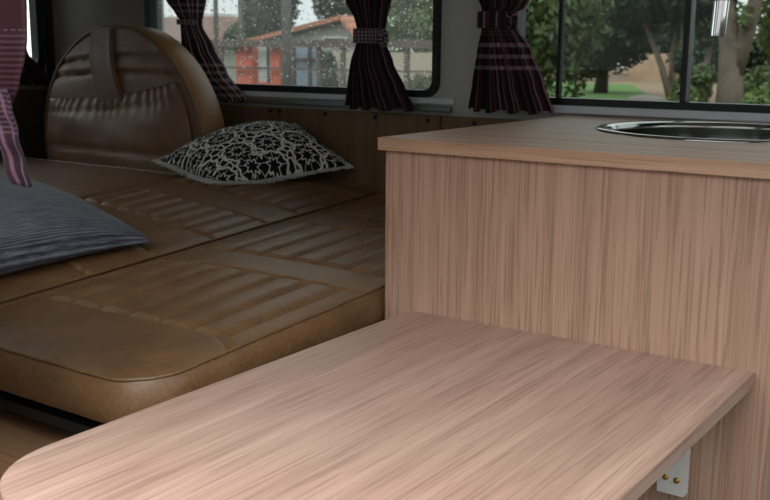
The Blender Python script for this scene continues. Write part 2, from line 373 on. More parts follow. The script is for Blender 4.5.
# ------------------------------------------------------------------ bed
def zA(x, y): return -.40+.06*(y-.86)
def zB(x, y): return zA(x, y)+.11*max(0, -1.365-x)
def zC(x, y): return zA(x, y)+.043
def cushion(name, label, x0, x1, y0, y1, zf, bands, pitch, depth, rad, base_z, crown=.005, phase=0., groove=.0055, pl_x=(0.015, .03), bul=.012):
    st = .0034; nx = int((x1-x0)/st); ny = int((y1-y0)/st)
    root = thing(name, label, 'cushion', ((x0+x1)/2, (y0+y1)/2, base_z))
    edges = sorted({e for b in bands for e in b})
    V = []; R = .028
    for j in range(ny+1):
        for i in range(nx+1):
            sx = x0+(x1-x0)*i/nx; sy = y0+(y1-y0)*j/ny
            dx = min(sx-x0, x1-sx); dy = min(sy-y0, y1-sy); dd = min(dx, dy)
            px_, py_ = sx, sy
            if dx < rad and dy < rad:
                cx = x0+rad if sx < (x0+x1)/2 else x1-rad; cy = y0+rad if sy < (y0+y1)/2 else y1-rad
                vx, vy = sx-cx, sy-cy; L = math.hypot(vx, vy)
                if L > 1e-9:
                    k = max(abs(vx), abs(vy))/L; px_, py_ = cx+vx*k, cy+vy*k
            z = zf(px_, py_)+.003
            if dd < R: z -= (R-math.sqrt(max(0, R*R-(R-dd)**2)))*.05
            u = 2*(sx-x0)/(x1-x0)-1; v = 2*(sy-y0)/(y1-y0)-1
            z += crown*(1-u**4)*(1-v**6)
            z += .0014*noise.noise(Vector((sx*6, sy*6, 1.3)))+.0008*noise.noise(Vector((sx*30, sy*30, 4)))
            inb = False
            for a, b in bands:
                if a < sy < b and x0+pl_x[0] < sx < x1-pl_x[1]:
                    inb = True; fa = min(1, (sy-a)/.007, (b-sy)/.007)
                    ph = (sx-x0-pl_x[0])/pitch+phase+.02*noise.noise(Vector((sx*5, sy*5, 7)))
                    w = abs(math.sin(PI*ph))
                    z += fa*(.0022*w**.6-groove*1.15*(1-w)**3.2)
            for e in edges:
                if x0+.008 < sx < x1-.003:
                    curve = .030*max(0, (sx-(x1-.07))/.07)**2 if e < 1.0 else 0
                    z -= .006*math.exp(-((sy-e+curve)/.0042)**2)
            V.append(Vector((px_, py_, z)))
    F = [(j*(nx+1)+i, j*(nx+1)+i+1, (j+1)*(nx+1)+i+1, (j+1)*(nx+1)+i) for j in range(ny) for i in range(nx)]
    link_mesh('top_panel', V, F, L_bed, root, smooth=True)
    loop = [V[i] for i in range(nx+1)]+[V[j*(nx+1)+nx] for j in range(1, ny+1)]+[V[ny*(nx+1)+i] for i in range(nx-1, -1, -1)]+[V[j*(nx+1)] for j in range(ny-1, 0, -1)]
    n = len(loop); S = []; K = 8
    for k in range(K+1):
        t = k/K
        for i, p in enumerate(loop):
            tg = (loop[(i+3) % n]-loop[(i-3) % n]); nr = Vector((tg.y, -tg.x, 0)).normalized()
            out = bul*math.sin(PI*min(1, t*1.05))**.8 - (.012*max(0, (t-.85)/.15) if t > .85 else 0)
            wv = .0012*noise.noise(Vector((p.x*25, p.y*25, t*3)))
            S.append(p+nr*(out+wv)+Vector((0, 0, -depth*t)))
    SF = [(k*n+i, k*n+(i+1) % n, (k+1)*n+(i+1) % n, (k+1)*n+i) for k in range(K) for i in range(n)]
    SF.append(tuple(reversed([K*n+i for i in range(n)])))
    link_mesh('side_panel', S, SF, L_bed, root, smooth=True)
    MB().tube([p+Vector((0, 0, .0004)) for p in loop[::3]], .0028, 6, True).build('piping', L_bed, root, smooth=True)
    return root
cushion('bed_cushion', 'front tan leatherette bed cushion beside the wooden table, rounded corner nearest', -1.349, -.899, .787, 1.955, zA,
        [(.972, 1.240), (1.338, 1.585), (1.69, 1.90)], .0655, .068, .072, -.475, bul=.009, groove=.008)
cushion('bed_cushion', 'middle brown leatherette bed cushion with ribbed panels, under the grey pillow', -1.775, -1.371, .84, 1.955, zB,
        [(1.10, 1.26), (1.40, 1.555), (1.66, 1.88)], .0515, .075, .03, -.47, crown=.004, pl_x=(.012, .02), bul=.004, groove=.008)
cushion('bed_cushion', 'rear brown leatherette bed cushion below the spare wheel cover', -2.57, -1.79, .84, 1.728, zC,
        [], .05, .08, .04, -.45, crown=.006, bul=.004)
# locker board in front, boxes below the bed
t = thing('bed_platform', 'brown wooden boxes and black steel rails carrying the leatherette bed cushions', 'bed', (-1.7, 1.2, ZF))
MB().box(-1.30, -.96, .56, 1.95, -.556, -.538, .002).build('locker_lid', W_box, t)
MB().box(-1.285, -.975, .58, 1.94, ZF, -.556).build('locker_box', W_box, t)
def slopebar(x0, x1, y0, y1, f, d0, d1):
    mb = MB()
    return mb.hexa([(x0, y0, f(x0, y0)-d1), (x1, y0, f(x1, y0)-d1), (x1, y1, f(x1, y1)-d1), (x0, y1, f(x0, y1)-d1)],
            [(x0, y0, f(x0, y0)-d0), (x1, y0, f(x1, y0)-d0), (x1, y1, f(x1, y1)-d0), (x0, y1, f(x0, y1)-d0)])
for x0, x1, y0, y1 in ((-1.34, -.95, .806, .83), (-1.34, -.95, 1.90, 1.92), (-1.345, -1.325, .83, 1.90), (-.975, -.955, .83, 1.90)):
    slopebar(x0, x1, y0, y1, zA, .0835, .098).build('rail', M_steel_black, t)
for x in (-1.27, -.99):
    for y in (.90, 1.85):
        MB().box(x-.01, x+.01, y-.01, y+.01, -.538, zA(x, y)-.098).build('leg', M_steel_black, t)
for y in (.9, 1.85): slopebar(-1.325, -.975, y-.01, y+.01, zA, .0835, .098).build('cross_bar', M_steel_black, t)
for (x0, x1, y0, y1, f, d) in ((-1.77, -1.40, .86, 1.94, zB, .098), (-2.56, -1.80, .86, 1.72, zC, .103)):
    MB().hexa([(x0, y0, ZF), (x1, y0, ZF), (x1, y1, ZF), (x0, y1, ZF)], [(x0, y0, f(x0, y0)-d), (x1, y0, f(x1, y0)-d), (x1, y1, f(x1, y1)-d), (x0, y1, f(x0, y1)-d)]).build('base_box', W_box, t)

# ------------------------------------------------------------------ spare wheel in its cover
WX, WZ, WR, WY0, WY1 = -2.085, -.250, .300, 1.775, 1.900
t = thing('spare_wheel_cover', 'round brown leatherette spare wheel cover with strap and gathered pocket', 'wheel cover', (WX, (WY0+WY1)/2, WZ-WR))
def wedge(a):
    c, s = math.cos(a), math.sin(a)
    r = WR*(1+.012*noise.noise(Vector((c*2.2, s*2.2, 3))))
    return r
SEG = 120
def ringpts(r_off, y):
    return [Vector((WX+(wedge(2*PI*k/SEG)+r_off)*math.cos(2*PI*k/SEG), y, WZ+(wedge(2*PI*k/SEG)+r_off)*math.sin(2*PI*k/SEG))) for k in range(SEG)]
def loft(rings, name, mat, parent, cap0=False, cap1=False):
    n = len(rings[0]); v = [p for r_ in rings for p in r_]
    f = [(i*n+k, i*n+(k+1) % n, (i+1)*n+(k+1) % n, (i+1)*n+k) for i in range(len(rings)-1) for k in range(n)]
    if cap0: f.append(tuple(range(n)))
    if cap1: f.append(tuple((len(rings)-1)*n+k for k in range(n)))
    m = MB(); m.add(v, f); return m.build(name, mat, parent, smooth=True)
loft([ringpts(-.002, WY0+.006), ringpts(.004, WY0+.018), ringpts(.006, WY0+.05), ringpts(.004, WY0+.09), ringpts(-.012, WY0+.108), ringpts(-.05, WY0+.122), ringpts(-.1, WY1)], 'side_band', L_band, t, cap1=True)
# face: disc heightfield towards the room with two pleat pairs left and right of the strap
def face_h(x, z, pleats=True):
    dx, dz = x-WX, z-WZ; r = math.hypot(dx, dz)
    h = .016*(1-min(1, r/WR)**4)
    for zz, sl in ((-.020, .10), (-.062, .06)):
        if pleats:
            c = zz+sl*(dx if dx < 0 else -.25*dx)
            h -= .009*math.exp(-((z-c)/.005)**2)-.003*math.exp(-((z-c-.012)/.008)**2)
    h += .003*noise.noise(Vector((x*14, z*14, 2)))
    return h
rings = []
for q in [0.02]+[i/40 for i in range(2, 41)]:
    rg = []
    for k in range(SEG):
        a = 2*PI*k/SEG; rr = (wedge(a)-.002)*q
        x, z = WX+rr*math.cos(a), WZ+rr*math.sin(a)
        rg.append(Vector((x, WY0+.006-face_h(x, z), z)))
    rings.append(rg)
loft(rings, 'face_panel', L_wheel, t, cap0=True)
MB().tube(ringpts(.001, WY0+.006)[::2], .0042, 8, True).build('piping', L_strap, t, smooth=True)
# gathered pocket across the lower face
V = []; NX, NZ = 120, 40
def chord(z): return math.sqrt(max(0, (WR-.012)**2-(z-WZ)**2))
for j in range(NZ+1):
    for i in range(NX+1):
        u = i/NX*2-1; tt = j/NZ
        ztop = -.118+.028*(u+.3)-.012*(1-u*u)
        z0 = WZ-.23
        z = z0+(ztop-z0)*tt
        x = WX+chord(z)*u*.985-.003
        h = face_h(x, z)+.004+.028*(math.sin(PI*min(1, tt*1.02))**.7)*(1-u**4)**.6
        h += .0036*math.sin(u*52+1.5*math.sin(u*9))*max(0, (tt-.80)/.20)**1.3*(1-u**6)
        h += .006*noise.noise(Vector((x*6, z*22, 9)))*(1-tt*.4)*(1-u**6)
        h -= .006*math.exp(-((z+.262)/.006)**2)
        h -= .004*math.exp(-((tt-.90)/.018)**2)
        V.append(Vector((x, WY0+.006-h, z)))
F = [(j*(NX+1)+i, j*(NX+1)+i+1, (j+1)*(NX+1)+i+1, (j+1)*(NX+1)+i) for j in range(NZ) for i in range(NX)]
pk = link_mesh('pocket', V, F, L_wheel, t, smooth=True)
md = pk.modifiers.new('thick', 'SOLIDIFY'); md.thickness = .004; md.offset = -1
# strap from the rim down into the pocket
V = []; N = 40
for j in range(N+1):
    s_ = j/N
    z = .049-s_*.215
    cxm = -2.126+.060*s_-.012*math.sin(PI*s_)
    w = .043+.004*s_
    for k, e in enumerate((-1, -.92, -.8, -.3, .3, .8, .92, 1)):
        x = cxm+e*w; lift = .009 if abs(e) < .99 else .0
        if abs(abs(e)-.8) < .01: lift -= .0015
        V.append(Vector((x, WY0+.006-max(face_h(x, z, False), -.002)-lift-.004*math.sin(PI*s_), z)))
F = [(j*8+k, j*8+k+1, (j+1)*8+k+1, (j+1)*8+k) for j in range(N) for k in range(7)]
st_ = link_mesh('strap', V, F, L_strap, t, smooth=True)

# ------------------------------------------------------------------ cushions to sleep on
def pillow(name, label, mat, corners, thick, base, n=46, under=.35, pinch=.045, seed=0, floor=None, uvs=1., pw=.42):
    N_, L_, B_, R_ = [Vector(c) for c in corners]       # near, left, back, right
    nrm = ((R_-N_).cross(L_-N_)).normalized()
    if nrm.z < 0: nrm = -nrm
    ctr = (N_+L_+B_+R_)/4
    def P(u, v, side):
        uu, vv = u*2-1, v*2-1
        # edges sag inwards between the corners
        a = N_.lerp(R_, u); b = L_.lerp(B_, u); p = a.lerp(b, v)
        k = pinch*((1-uu*uu)*vv**2+(1-vv*vv)*uu**2)*1.0
        p = p+(ctr-p)*k*2.0*max(abs(uu), abs(vv))
        h = (max(0, 1-uu*uu)*max(0, 1-vv*vv))**pw
        wr = noise.noise(Vector((u*3.2+seed, v*3.2, 1)))*.07+noise.noise(Vector((u*9+seed, v*9, 5)))*.035
        h = h*(1+wr)
        if side > 0: q = p+nrm*thick*h
        else: q = p-nrm*thick*under*h
        if floor is not None:
            fz = floor(q.x, q.y)+.004
            if q.z < fz: q.z = fz+(.0006 if side > 0 else 0)
        return q
    root = thing(name, label, 'pillow', base)
    V = []; UV = []; F = []
    for side in (1, -1):
        for j in range(n+1):
            for i in range(n+1):
                V.append(P(i/n, j/n, side)); UV.append((i/n*uvs, j/n*uvs))
    M = (n+1)**2
    for j in range(n):
        for i in range(n):
            a = j*(n+1)+i; F.append((a, a+1, a+n+2, a+n+1)); F.append((M+a, M+a+n+1, M+a+n+2, M+a+1))
    m = MB(); m.add(V, F)
    o = m.build('pillow_cover', mat, root, smooth=True, uvs=UV)
    border = [(i/n, 0) for i in range(n)]+[(1, j/n) for j in range(n)]+[(1-i/n, 1) for i in range(n)]+[(0, 1-j/n) for j in range(n)]
    loop = [P(u, v, 1) for u, v in border]
    return root, loop, ctr, nrm
fl, loop, ctr, nrm = pillow('throw_pillow', 'black and white flower print pillow with white fringe, leaning on the brown panelling', F_flower,
    [(-1.650, 1.690, -.322), (-1.842, 1.690, -.267), (-1.645, 1.962, -.188), (-1.458, 1.948, -.277)], .088, (-1.66, 1.83, -.31), seed=3, floor=lambda x, y: zB(x, y)+.0095 if x > -1.78 else zC(x, y)+.011, under=.5, pinch=.03, pw=.55)
mb = MB(); NL = len(loop)
for i in range(NL*4):
    k = i/4; p = loop[int(k) % NL].lerp(loop[(int(k)+1) % NL], k-int(k))
    out = (p-ctr); out = (out-nrm*out.dot(nrm)).normalized()
    ln_ = random.uniform(.011, .019); tg = (loop[(int(k)+1) % NL]-loop[int(k) % NL]).normalized()*.0017
    e = p+out*ln_+Vector((random.uniform(-.003, .003), random.uniform(-.003, .003), random.uniform(-.004, .001)))
    fz = (zB(e.x, e.y) if e.x > -1.78 else zC(e.x, e.y))+.010
    if e.z < fz: e.z = fz
    if e.y > 1.978: e.y = 1.978
    u3 = nrm*.0012; p0 = p-out*.004
    mb.hexa([p0-tg-u3, p0+tg-u3, p0+tg+u3, p0-tg+u3], [e-tg*.6-u3*.5, e+tg*.6-u3*.5, e+tg*.6+u3*.5, e-tg*.6+u3*.5])
mb.build('fringe', F_fringe, fl)
gp, loop, ctr, nrm = pillow('bed_pillow', 'grey ribbed cloth pillow lying on the bed at the left', F_grey,
    [(-1.422, .81, zB(-1.46, .85)+.034), (-1.96, .86, zB(-1.77, .9)+.03), (-1.88, 1.34, zB(-1.77, 1.37)+.03), (-1.396, 1.262, zB(-1.432, 1.29)+.016)], .080, (-1.72, 1.12, -.37), seed=8,
    floor=lambda x, y: (zB(x, y) if x > -1.78 else zC(x, y))+.013, under=.75, pinch=.03, pw=.42)

# ------------------------------------------------------------------ table and kitchen unit
TZ = -.400; YF = 1.281
def table_outline(inset=0.):
    x0, x1, y0, y1, r = -.8375+inset, -.3105-inset, .497+inset, YF-.0005, .110-inset
    pts = [(x0, y1)]
    for k in range(13): a = PI+PI/2*k/12; pts.append((x0+r+r*math.cos(a), y0+r+r*math.sin(a)))
    for k in range(13): a = -PI/2+PI/2*k/12; pts.append((x1-r+r*math.cos(a), y0+r+r*math.sin(a)))
    pts.append((x1, y1)); return pts
t = thing('folding_table', 'light oak laminate table with rounded corners fixed to the kitchen unit', 'table', (-.57, .9, ZF))
m = MB(); m.poly(table_outline(.001), [], 'z', TZ-.018, TZ); m.build('tabletop', W_table, t)
pts = table_outline(0.)
m = MB(); n = len(pts); vs = [(p[0], p[1], TZ-.0003) for p in pts]+[(p[0], p[1], TZ-.0178) for p in pts]
inn = table_outline(.0012); vs += [(p[0], p[1], TZ-.0003) for p in inn]+[(p[0], p[1], TZ-.0178) for p in inn]
fs = []
for i in range(n-1): fs += [(i, i+1, n+i+1, n+i), (2*n+i, 3*n+i, 3*n+i+1, 2*n+i+1), (i, 2*n+i, 2*n+i+1, i+1), (n+i, n+i+1, 3*n+i+1, 3*n+i)]
m.add(vs, fs); m.build('edge_band', W_table, t)
m = MB(); m.tube([(-.57, .72, TZ-.02), (-.57, .72, ZF+.01)], .02, 16); m.lathe([(.07, 0), (.07, .012), (.022, .016)], (-.57, .72, ZF), 'z', 24); m.lathe([(.06, -.0), (.06, -.006), (.022, -.012)], (-.57, .72, TZ-.0185), 'z', 24)
m.build('leg', M_white, t, auto=True)
br = MB(); br.box(-.4225, -.386, 1.2625, 1.2665, -.584, TZ-.0185); br = br.build('bracket', M_white, t)
for x in (-.4225, -.390): MB().box(x, x+.004, 1.2665, 1.2805, -.584, TZ-.0185).build('flange', M_white, br)
for x, z in ((-.4115, -.5615), (-.3965, -.5625), (-.4045, -.535)):
    MB().lathe([(.0001, -.0022), (.0032, -.002), (.0042, -.0006), (.0042, 0)], (x, 1.2624, z), 'y', 14).build('screw', M_brass, br, smooth=True)

k = thing('kitchen_cabinet', 'light oak laminate kitchen cabinet with vertical grain behind the table', 'cabinet', (-.587, 1.62, ZF))
CT, CB = -.1325, -.1515
MB().box(-.886, -.289, YF, YF+.018, ZF, CB, .0008).build('front_panel', W_panel, k)
MB().box(-.886, -.868, YF+.018, 1.976, ZF, CB).build('side_panel', W_panel, k)
MB().box(-.307, -.289, YF+.018, 1.976, ZF, CB).build('side_panel', W_panel, k)
MB().box(-.868, -.307, 1.96, 1.976, ZF, CB).build('back_panel', W_panel, k)
MB().box(-.868, -.307, YF+.018, 1.96, ZF+.05, ZF+.068).build('bottom_panel', W_panel, k)
SX, SY, SA = -.504, 1.745, .199
hole = [(SX+SA*math.cos(a), SY+SA*math.sin(a)) for a in [2*PI*i/64 for i in range(64)]]
m = MB(); m.poly([(-.894, 1.2725), (-.25, 1.2725), (-.25, 1.9835), (-.894, 1.9835)], [hole], 'z', CB, CT)
ct = m.build('countertop', W_top, base=(-.57, 1.62, CB)); tag(ct, 'oak laminate worktop with a round steel sink let into it', 'worktop')
m = MB(); m.box(-.8945, -.25, 1.2715, 1.2725, CB+.0002, CT-.0002); m.box(-.895, -.894, 1.2725, 1.9835, CB+.0002, CT-.0002)
m.build('edge_band', W_edge, ct)
s = thing('kitchen_sink', 'round stainless steel sink bowl set into the worktop', 'sink', (SX, SY, CT-.15))
MB().lathe([(.217, .0004), (.2165, .0028), (.211, .0042), (.199, .0030), (.1925, .0008), (.190, -.002), (.189, -.006)], (SX, SY, CT), 'z', 72, cap=False).build('rim', M_stainless, s, smooth=True)
bowl = MB(); prof = [(.192, .0015), (.1895, -.002), (.1885, -.0032), (.1881, -.005), (.188, -.008), (.188, -.03), (.1875, -.10), (.155, -.13), (.12, -.142), (.05, -.147), (.028, -.148), (.028, -.152), (.0001, -.152)]
bowl.lathe(prof, (SX, SY, CT), 'z', 72, cap=False); bo = bowl.build('bowl', M_brushed, s, smooth=True)
MB().lathe([(.027, -.1475), (.024, -.1455), (.019, -.1475), (.008, -.1475), (.006, -.146), (.0001, -.1455)], (SX, SY, CT), 'z', 24).build('drain', M_chrome, s, smooth=True)
f = thing('kitchen_faucet', 'chrome tap spout hanging over the round sink', 'faucet', (-.335, 1.945, CT))
MB().lathe([(.026, 0), (.026, .006), (.02, .012), (.016, .06), (.014, .07)], (-.335, 1.945, CT), 'z', 28).build('base', M_chrome, f, smooth=True)
neck = [(-.335, 1.945, CT+.06), (-.335, 1.945, .14)]
A = Vector((-.335, 1.945, .14)); Bp = Vector((-.5185, 1.72, .14)); mid = (A+Bp)/2; hv = (A-Bp)/2
for i in range(1, 16):
    a = PI*i/16; neck.append(mid+hv*math.cos(a)+Vector((0, 0, .12*math.sin(a))))
neck += [Bp, Vector((-.5187, 1.72, .098))]
MB().tube(neck, .0095, 16).build('spout', M_chrome, f, smooth=True)
def leaning(m):
    for v in m.v: k = (.10-v.z)*.05; v.x -= .82*k; v.y -= .57*k
    return m
leaning(MB().lathe([(.0125, .083), (.0140, .085), (.0140, .097), (.0115, .1)], (-.5187, 1.72, 0), 'z', 24)).build('collar', M_black, f, auto=True)
leaning(MB().lathe([(.0128, .0830), (.0128, .078), (.0120, .032), (.0117, .0265), (.0098, .0255), (.0098, .036), (.0001, .036)], (-.5187, 1.72, 0), 'z', 32)).build('nozzle', M_chrome, f, auto=True)
MB().tube([(-.335, 1.945, CT+.045), (-.30, 1.93, CT+.055), (-.275, 1.92, CT+.075)], [.007, .006, .005], 12).build('handle', M_chrome, f, smooth=True)

# ------------------------------------------------------------------ curtains
def curtain(name, label, mat, prof, ybase, top, cloth_w, folds, base, tie=None, tiemat=None, amp=.016, axis='x', seed=0., group=None, flip=1, bow=None, ztopv=None):
    """prof: list of (z, left, right, depth) from the hem at the top down; cloth waves across its width"""
    root = thing(name, label, 'curtain', base, group)
    NU, NV = 150, 90; zs = [p[0] for p in prof]
    def at(z):
        for a, b in zip(prof, prof[1:]):
            if b[0] <= z <= a[0]:
                t = (a[0]-z)/(a[0]-b[0]); t2 = t*t*(3-2*t); tt = .55*t2+.45*t
                return [a[i]+(b[i]-a[i])*tt for i in (1, 2, 3)]
        return list(prof[-1][1:])
    V = []; UV = []
    for j in range(NV+1):
        z = zs[0]+(zs[-1]-zs[0])*j/NV; l, r_, dp = at(z)
        for i in range(NU+1):
            u = i/NU
            ph = 2*PI*folds*u+1.3*math.sin(2*PI*u*1.7+seed)+.35*math.sin(z*9+seed)
            x = l+(r_-l)*(u+.012*math.sin(ph*1.0+1)) 
            y = ybase-dp*(math.sin(PI*u)**.7)-flip*amp*min(1, max(.25, (r_-l)/.14))*(math.sin(ph)+.35*math.sin(2.3*ph+seed))*.5
            zz = z
            if j == NV: zz += .004*math.sin(ph*.5)
            V.append((x, y, zz) if axis == 'x' else (y, x, zz)); UV.append((u*cloth_w, zs[0]-z))
    F = [(j*(NU+1)+i, j*(NU+1)+i+1, (j+1)*(NU+1)+i+1, (j+1)*(NU+1)+i) for j in range(NV) for i in range(NU)]
    o = link_mesh('cloth', V, F, mat, root, smooth=True, uvs=UV)
    md = o.modifiers.new('thick', 'SOLIDIFY'); md.thickness = .0012; md.offset = 0
    if tie:
        z1, z0, l, r_, d = tie
        vs = []; uv = []; K = 48; H = 5
        for h in range(H+1):
            z = z0+(z1-z0)*h/H
            for k_ in range(K):
                a = 2*PI*k_/K
                x = (l+r_)/2+(r_-l)/2*.80*math.copysign(abs(math.cos(a))**.8, math.cos(a)); y = ybase-d*.55+(d*.75+.006)*math.sin(a)-.001*math.sin(a*9)
                vs.append((x, y, z) if axis == 'x' else (y, x, z)); uv.append((k_/K*.3, h/H*(z1-z0)))
        fs = [(h*K+q, h*K+(q+1) % K, (h+1)*K+(q+1) % K, (h+1)*K+q) for h in range(H) for q in range(K)]
        tb = link_mesh('tie_band', vs, fs, tiemat or mat, root, smooth=True, uvs=uv)
        md = tb.modifiers.new('thick', 'SOLIDIFY'); md.thickness = .002; md.offset = 1
        if bow:
            bx, bz = bow; pts = []
            for q in range(15):
                a = 2*PI*q/15; pts.append((bx+.009*math.cos(a), ybase-d*.8, bz+.016*math.sin(a)))
            m_ = MB(); m_.tube(pts, .0055, 8, True); q_ = m_.build('tie_loop', tiemat or mat, root, smooth=True, uvs=[(i*.001, i*.0005) for i in range(len(m_.v))])
    return root
curtain('curtain', 'plaid curtain behind the spare wheel cover, swept to the right of its tie', P_check,
    [(.33, -2.15, -1.88, .02), (.125, -2.068, -1.936, .04), (.085, -2.03, -1.945, .035), (.072, -2.016, -1.950, .03), (.058, -2.016, -1.950, .03), (.0, -2.015, -1.912, .035), (-.06, -1.995, -1.87, .035), (-.134, -1.885, -1.797, .03)],
    1.962, .33, .5, 7, (-1.95, 1.955, -.135), tie=(.074, .060, -2.016, -1.950, .03), tiemat=P_tie, seed=1)
curtain('curtain', 'plaid curtain tied in front of the right end of the rainy window', P_far,
    [(.33, -1.50, -1.28, .02), (.113, -1.466, -1.344, .045), (.06, -1.436, -1.356, .04), (.047, -1.434, -1.359, .035), (.02, -1.434, -1.359, .035), (-.03, -1.452, -1.335, .045), (-.09, -1.462, -1.30, .045), (-.136, -1.470, -1.274, .04)],
    1.960, .33, .5, 8, (-1.37, 1.955, -.137), tie=(.047, .014, -1.434, -1.359, .035), tiemat=P_tie, seed=2.2, bow=(-1.346, .025))
curtain('curtain', 'burgundy plaid curtain with pale bands tied beside the sliding window', P_band,
    [(.33, -1.13, -.93, .02), (.105, -1.106, -.99, .045), (.088, -1.098, -.998, .045), (.080, -1.098, -1.018, .04), (.046, -1.097, -1.016, .04), (.0, -1.106, -.980, .05), (-.07, -1.118, -.948, .05), (-.128, -1.130, -.924, .045)],
    1.955, .33, .5, 9, (-1.01, 1.95, -.129), tie=(.080, .046, -1.099, -1.022, .042), seed=4.1, bow=(-1.013, .062))
curtain('curtain', 'dark plaid curtain drawn to the corner of the rear window', P_far,
    [(.33, 1.45, 1.85, .02), (.10, 1.66, 1.855, .03), (.0, 1.80, 1.873, .03), (-.02, 1.81, 1.880, .03), (-.07, 1.80, 1.928, .035), (-.115, 1.79, 1.965, .035)],
    -2.585, .33, .5, 8, (-2.58, 1.87, -.12), axis='y', seed=2.9, flip=-1)
lc = curtain('curtain', 'bright burgundy striped curtain close by at the left edge, its tie end hanging down', P_near,
    [(.30, -1.04, -.805, .02), (.10, -.98, -.818, .03), (.043, -.965, -.8215, .03), (.007, -.95, -.8245, .03), (-.007, -.945, -.829, .03), (-.036, -.925, -.842, .028), (-.055, -.91, -.855, .025), (-.066, -.915, -.872, .022), (-.08, -.925, -.888, .02), (-.22, -.98, -.905, .03)],
    .602, .30, .32, 3.2, (-.89, .60, -.22), amp=.010, seed=.6)
V = []; UV = []; N = 30
for j in range(N+1):
    s_ = j/N; z = -.040-.0885*s_; cx_ = -.859+.0355*s_**.85
    w = .0148+.001*math.sin(s_*9)
    for i in range(13):
        u = i/12; V.append((cx_+(u-.5)*2*w, .587-.004*math.sin(PI*u*2+s_*2)+.001*math.sin(s_*20), z+(.003*math.sin(PI*u) if j == N else 0)*-1)); UV.append((u*.024, s_*.09))
F = [(j*13+i, j*13+i+1, (j+1)*13+i+1, (j+1)*13+i) for j in range(N) for i in range(12)]
o = link_mesh('tie_end', V, F, P_tail, lc, smooth=True, uvs=UV)
md = o.modifiers.new('thick', 'SOLIDIFY'); md.thickness = .003; md.offset = 0

# ------------------------------------------------------------------ outdoors
GZ = -1.5
M_ground = plain('street_ground', srgb(48, 47, 44), .95, 0, .2, 2)
M_lawn = plain('lawn_grass', srgb(78, 106, 48), .95, 0, .3, 6)
M_soil = plain('sandy_soil', srgb(126, 104, 84), .95, 0, .25, 1.5)
M_orange = plain('orange_paint', srgb(200, 92, 62), .8, 0, .08, 3)
M_gatewhite = plain('white_gate_paint', srgb(205, 204, 200), .7, 0, .05, 3)
M_gateblue = plain('blue_grey_gate_paint', srgb(140, 154, 172), .7, 0, .08, 3)
M_rust = plain('brown_iron', srgb(86, 74, 64), .8, 0, .15, 6)
M_cream = plain('cream_render', srgb(172, 160, 142), .9, 0, .1, 2)
M_greywall = plain('grey_render', srgb(146, 142, 132), .9, 0, .12, 2)
M_tan = plain('tan_render', srgb(176, 146, 122), .9, 0, .15, 1.5)
M_wht = plain('white_render', srgb(206, 206, 202), .9, 0, .05, 1.)
M_pole = plain('weathered_pole', srgb(104, 98, 92), .9, 0, .15, 5)
M_bark = plain('grey_bark', srgb(100, 88, 78), .95, 0, .25, 7, .4)
M_barkd = plain('dark_bark', srgb(66, 56, 48), .95, 0, .25, 7, .4)
def tile_mat(name, a, b):
    m, nt = new_mat(name)
    w = nd(nt, 'ShaderNodeTexWave', i_Scale=2.2, i_Distortion=1.5, bands_direction='X'); ln(nt, ocoord(nt), w.inputs['Vector'])
    finish(nt, mixc(nt, w.outputs['Fac'], b, a), .9, 0, w.outputs['Fac'], .4, .02); return m
M_tile = tile_mat('orange_roof_tile', srgb(182, 122, 94), srgb(146, 96, 76))
M_tileold = tile_mat('old_roof_tile', srgb(122, 92, 80), srgb(92, 68, 60))
def leafmat(name, a, b, tr=.3):
    m, nt = new_mat(name)
    n = noise_n(nt, ocoord(nt), 1.1, 4, .7); oi = nd(nt, 'ShaderNodeNewGeometry')
    f = mth(nt, 'ADD', mth(nt, 'MULTIPLY', n, .7), mth(nt, 'MULTIPLY', oi.outputs['Random Per Island'], .3))
    col = ramp(nt, f, [(.3, a), (.7, b)])
    d = nd(nt, 'ShaderNodeBsdfPrincipled', i_Roughness=.6); ln(nt, col, d.inputs['Base Color'])
    t = nd(nt, 'ShaderNodeBsdfTranslucent'); ln(nt, col, t.inputs[0])
    mx = nd(nt, 'ShaderNodeMixShader'); mx.inputs[0].default_value = tr
    ln(nt, d.outputs[0], mx.inputs[1]); ln(nt, t.outputs[0], mx.inputs[2])
    o = nd(nt, 'ShaderNodeOutputMaterial'); ln(nt, mx.outputs[0], o.inputs[0]); return m
LF_dark = leafmat('dark_leaves', srgb(32, 42, 28), srgb(66, 78, 46))
LF_mid = leafmat('green_leaves', srgb(50, 66, 36), srgb(98, 112, 62))
LF_light = leafmat('light_leaves', srgb(70, 90, 46), srgb(126, 142, 80))
LF_olive = leafmat('olive_leaves', srgb(62, 72, 40), srgb(112, 118, 70))

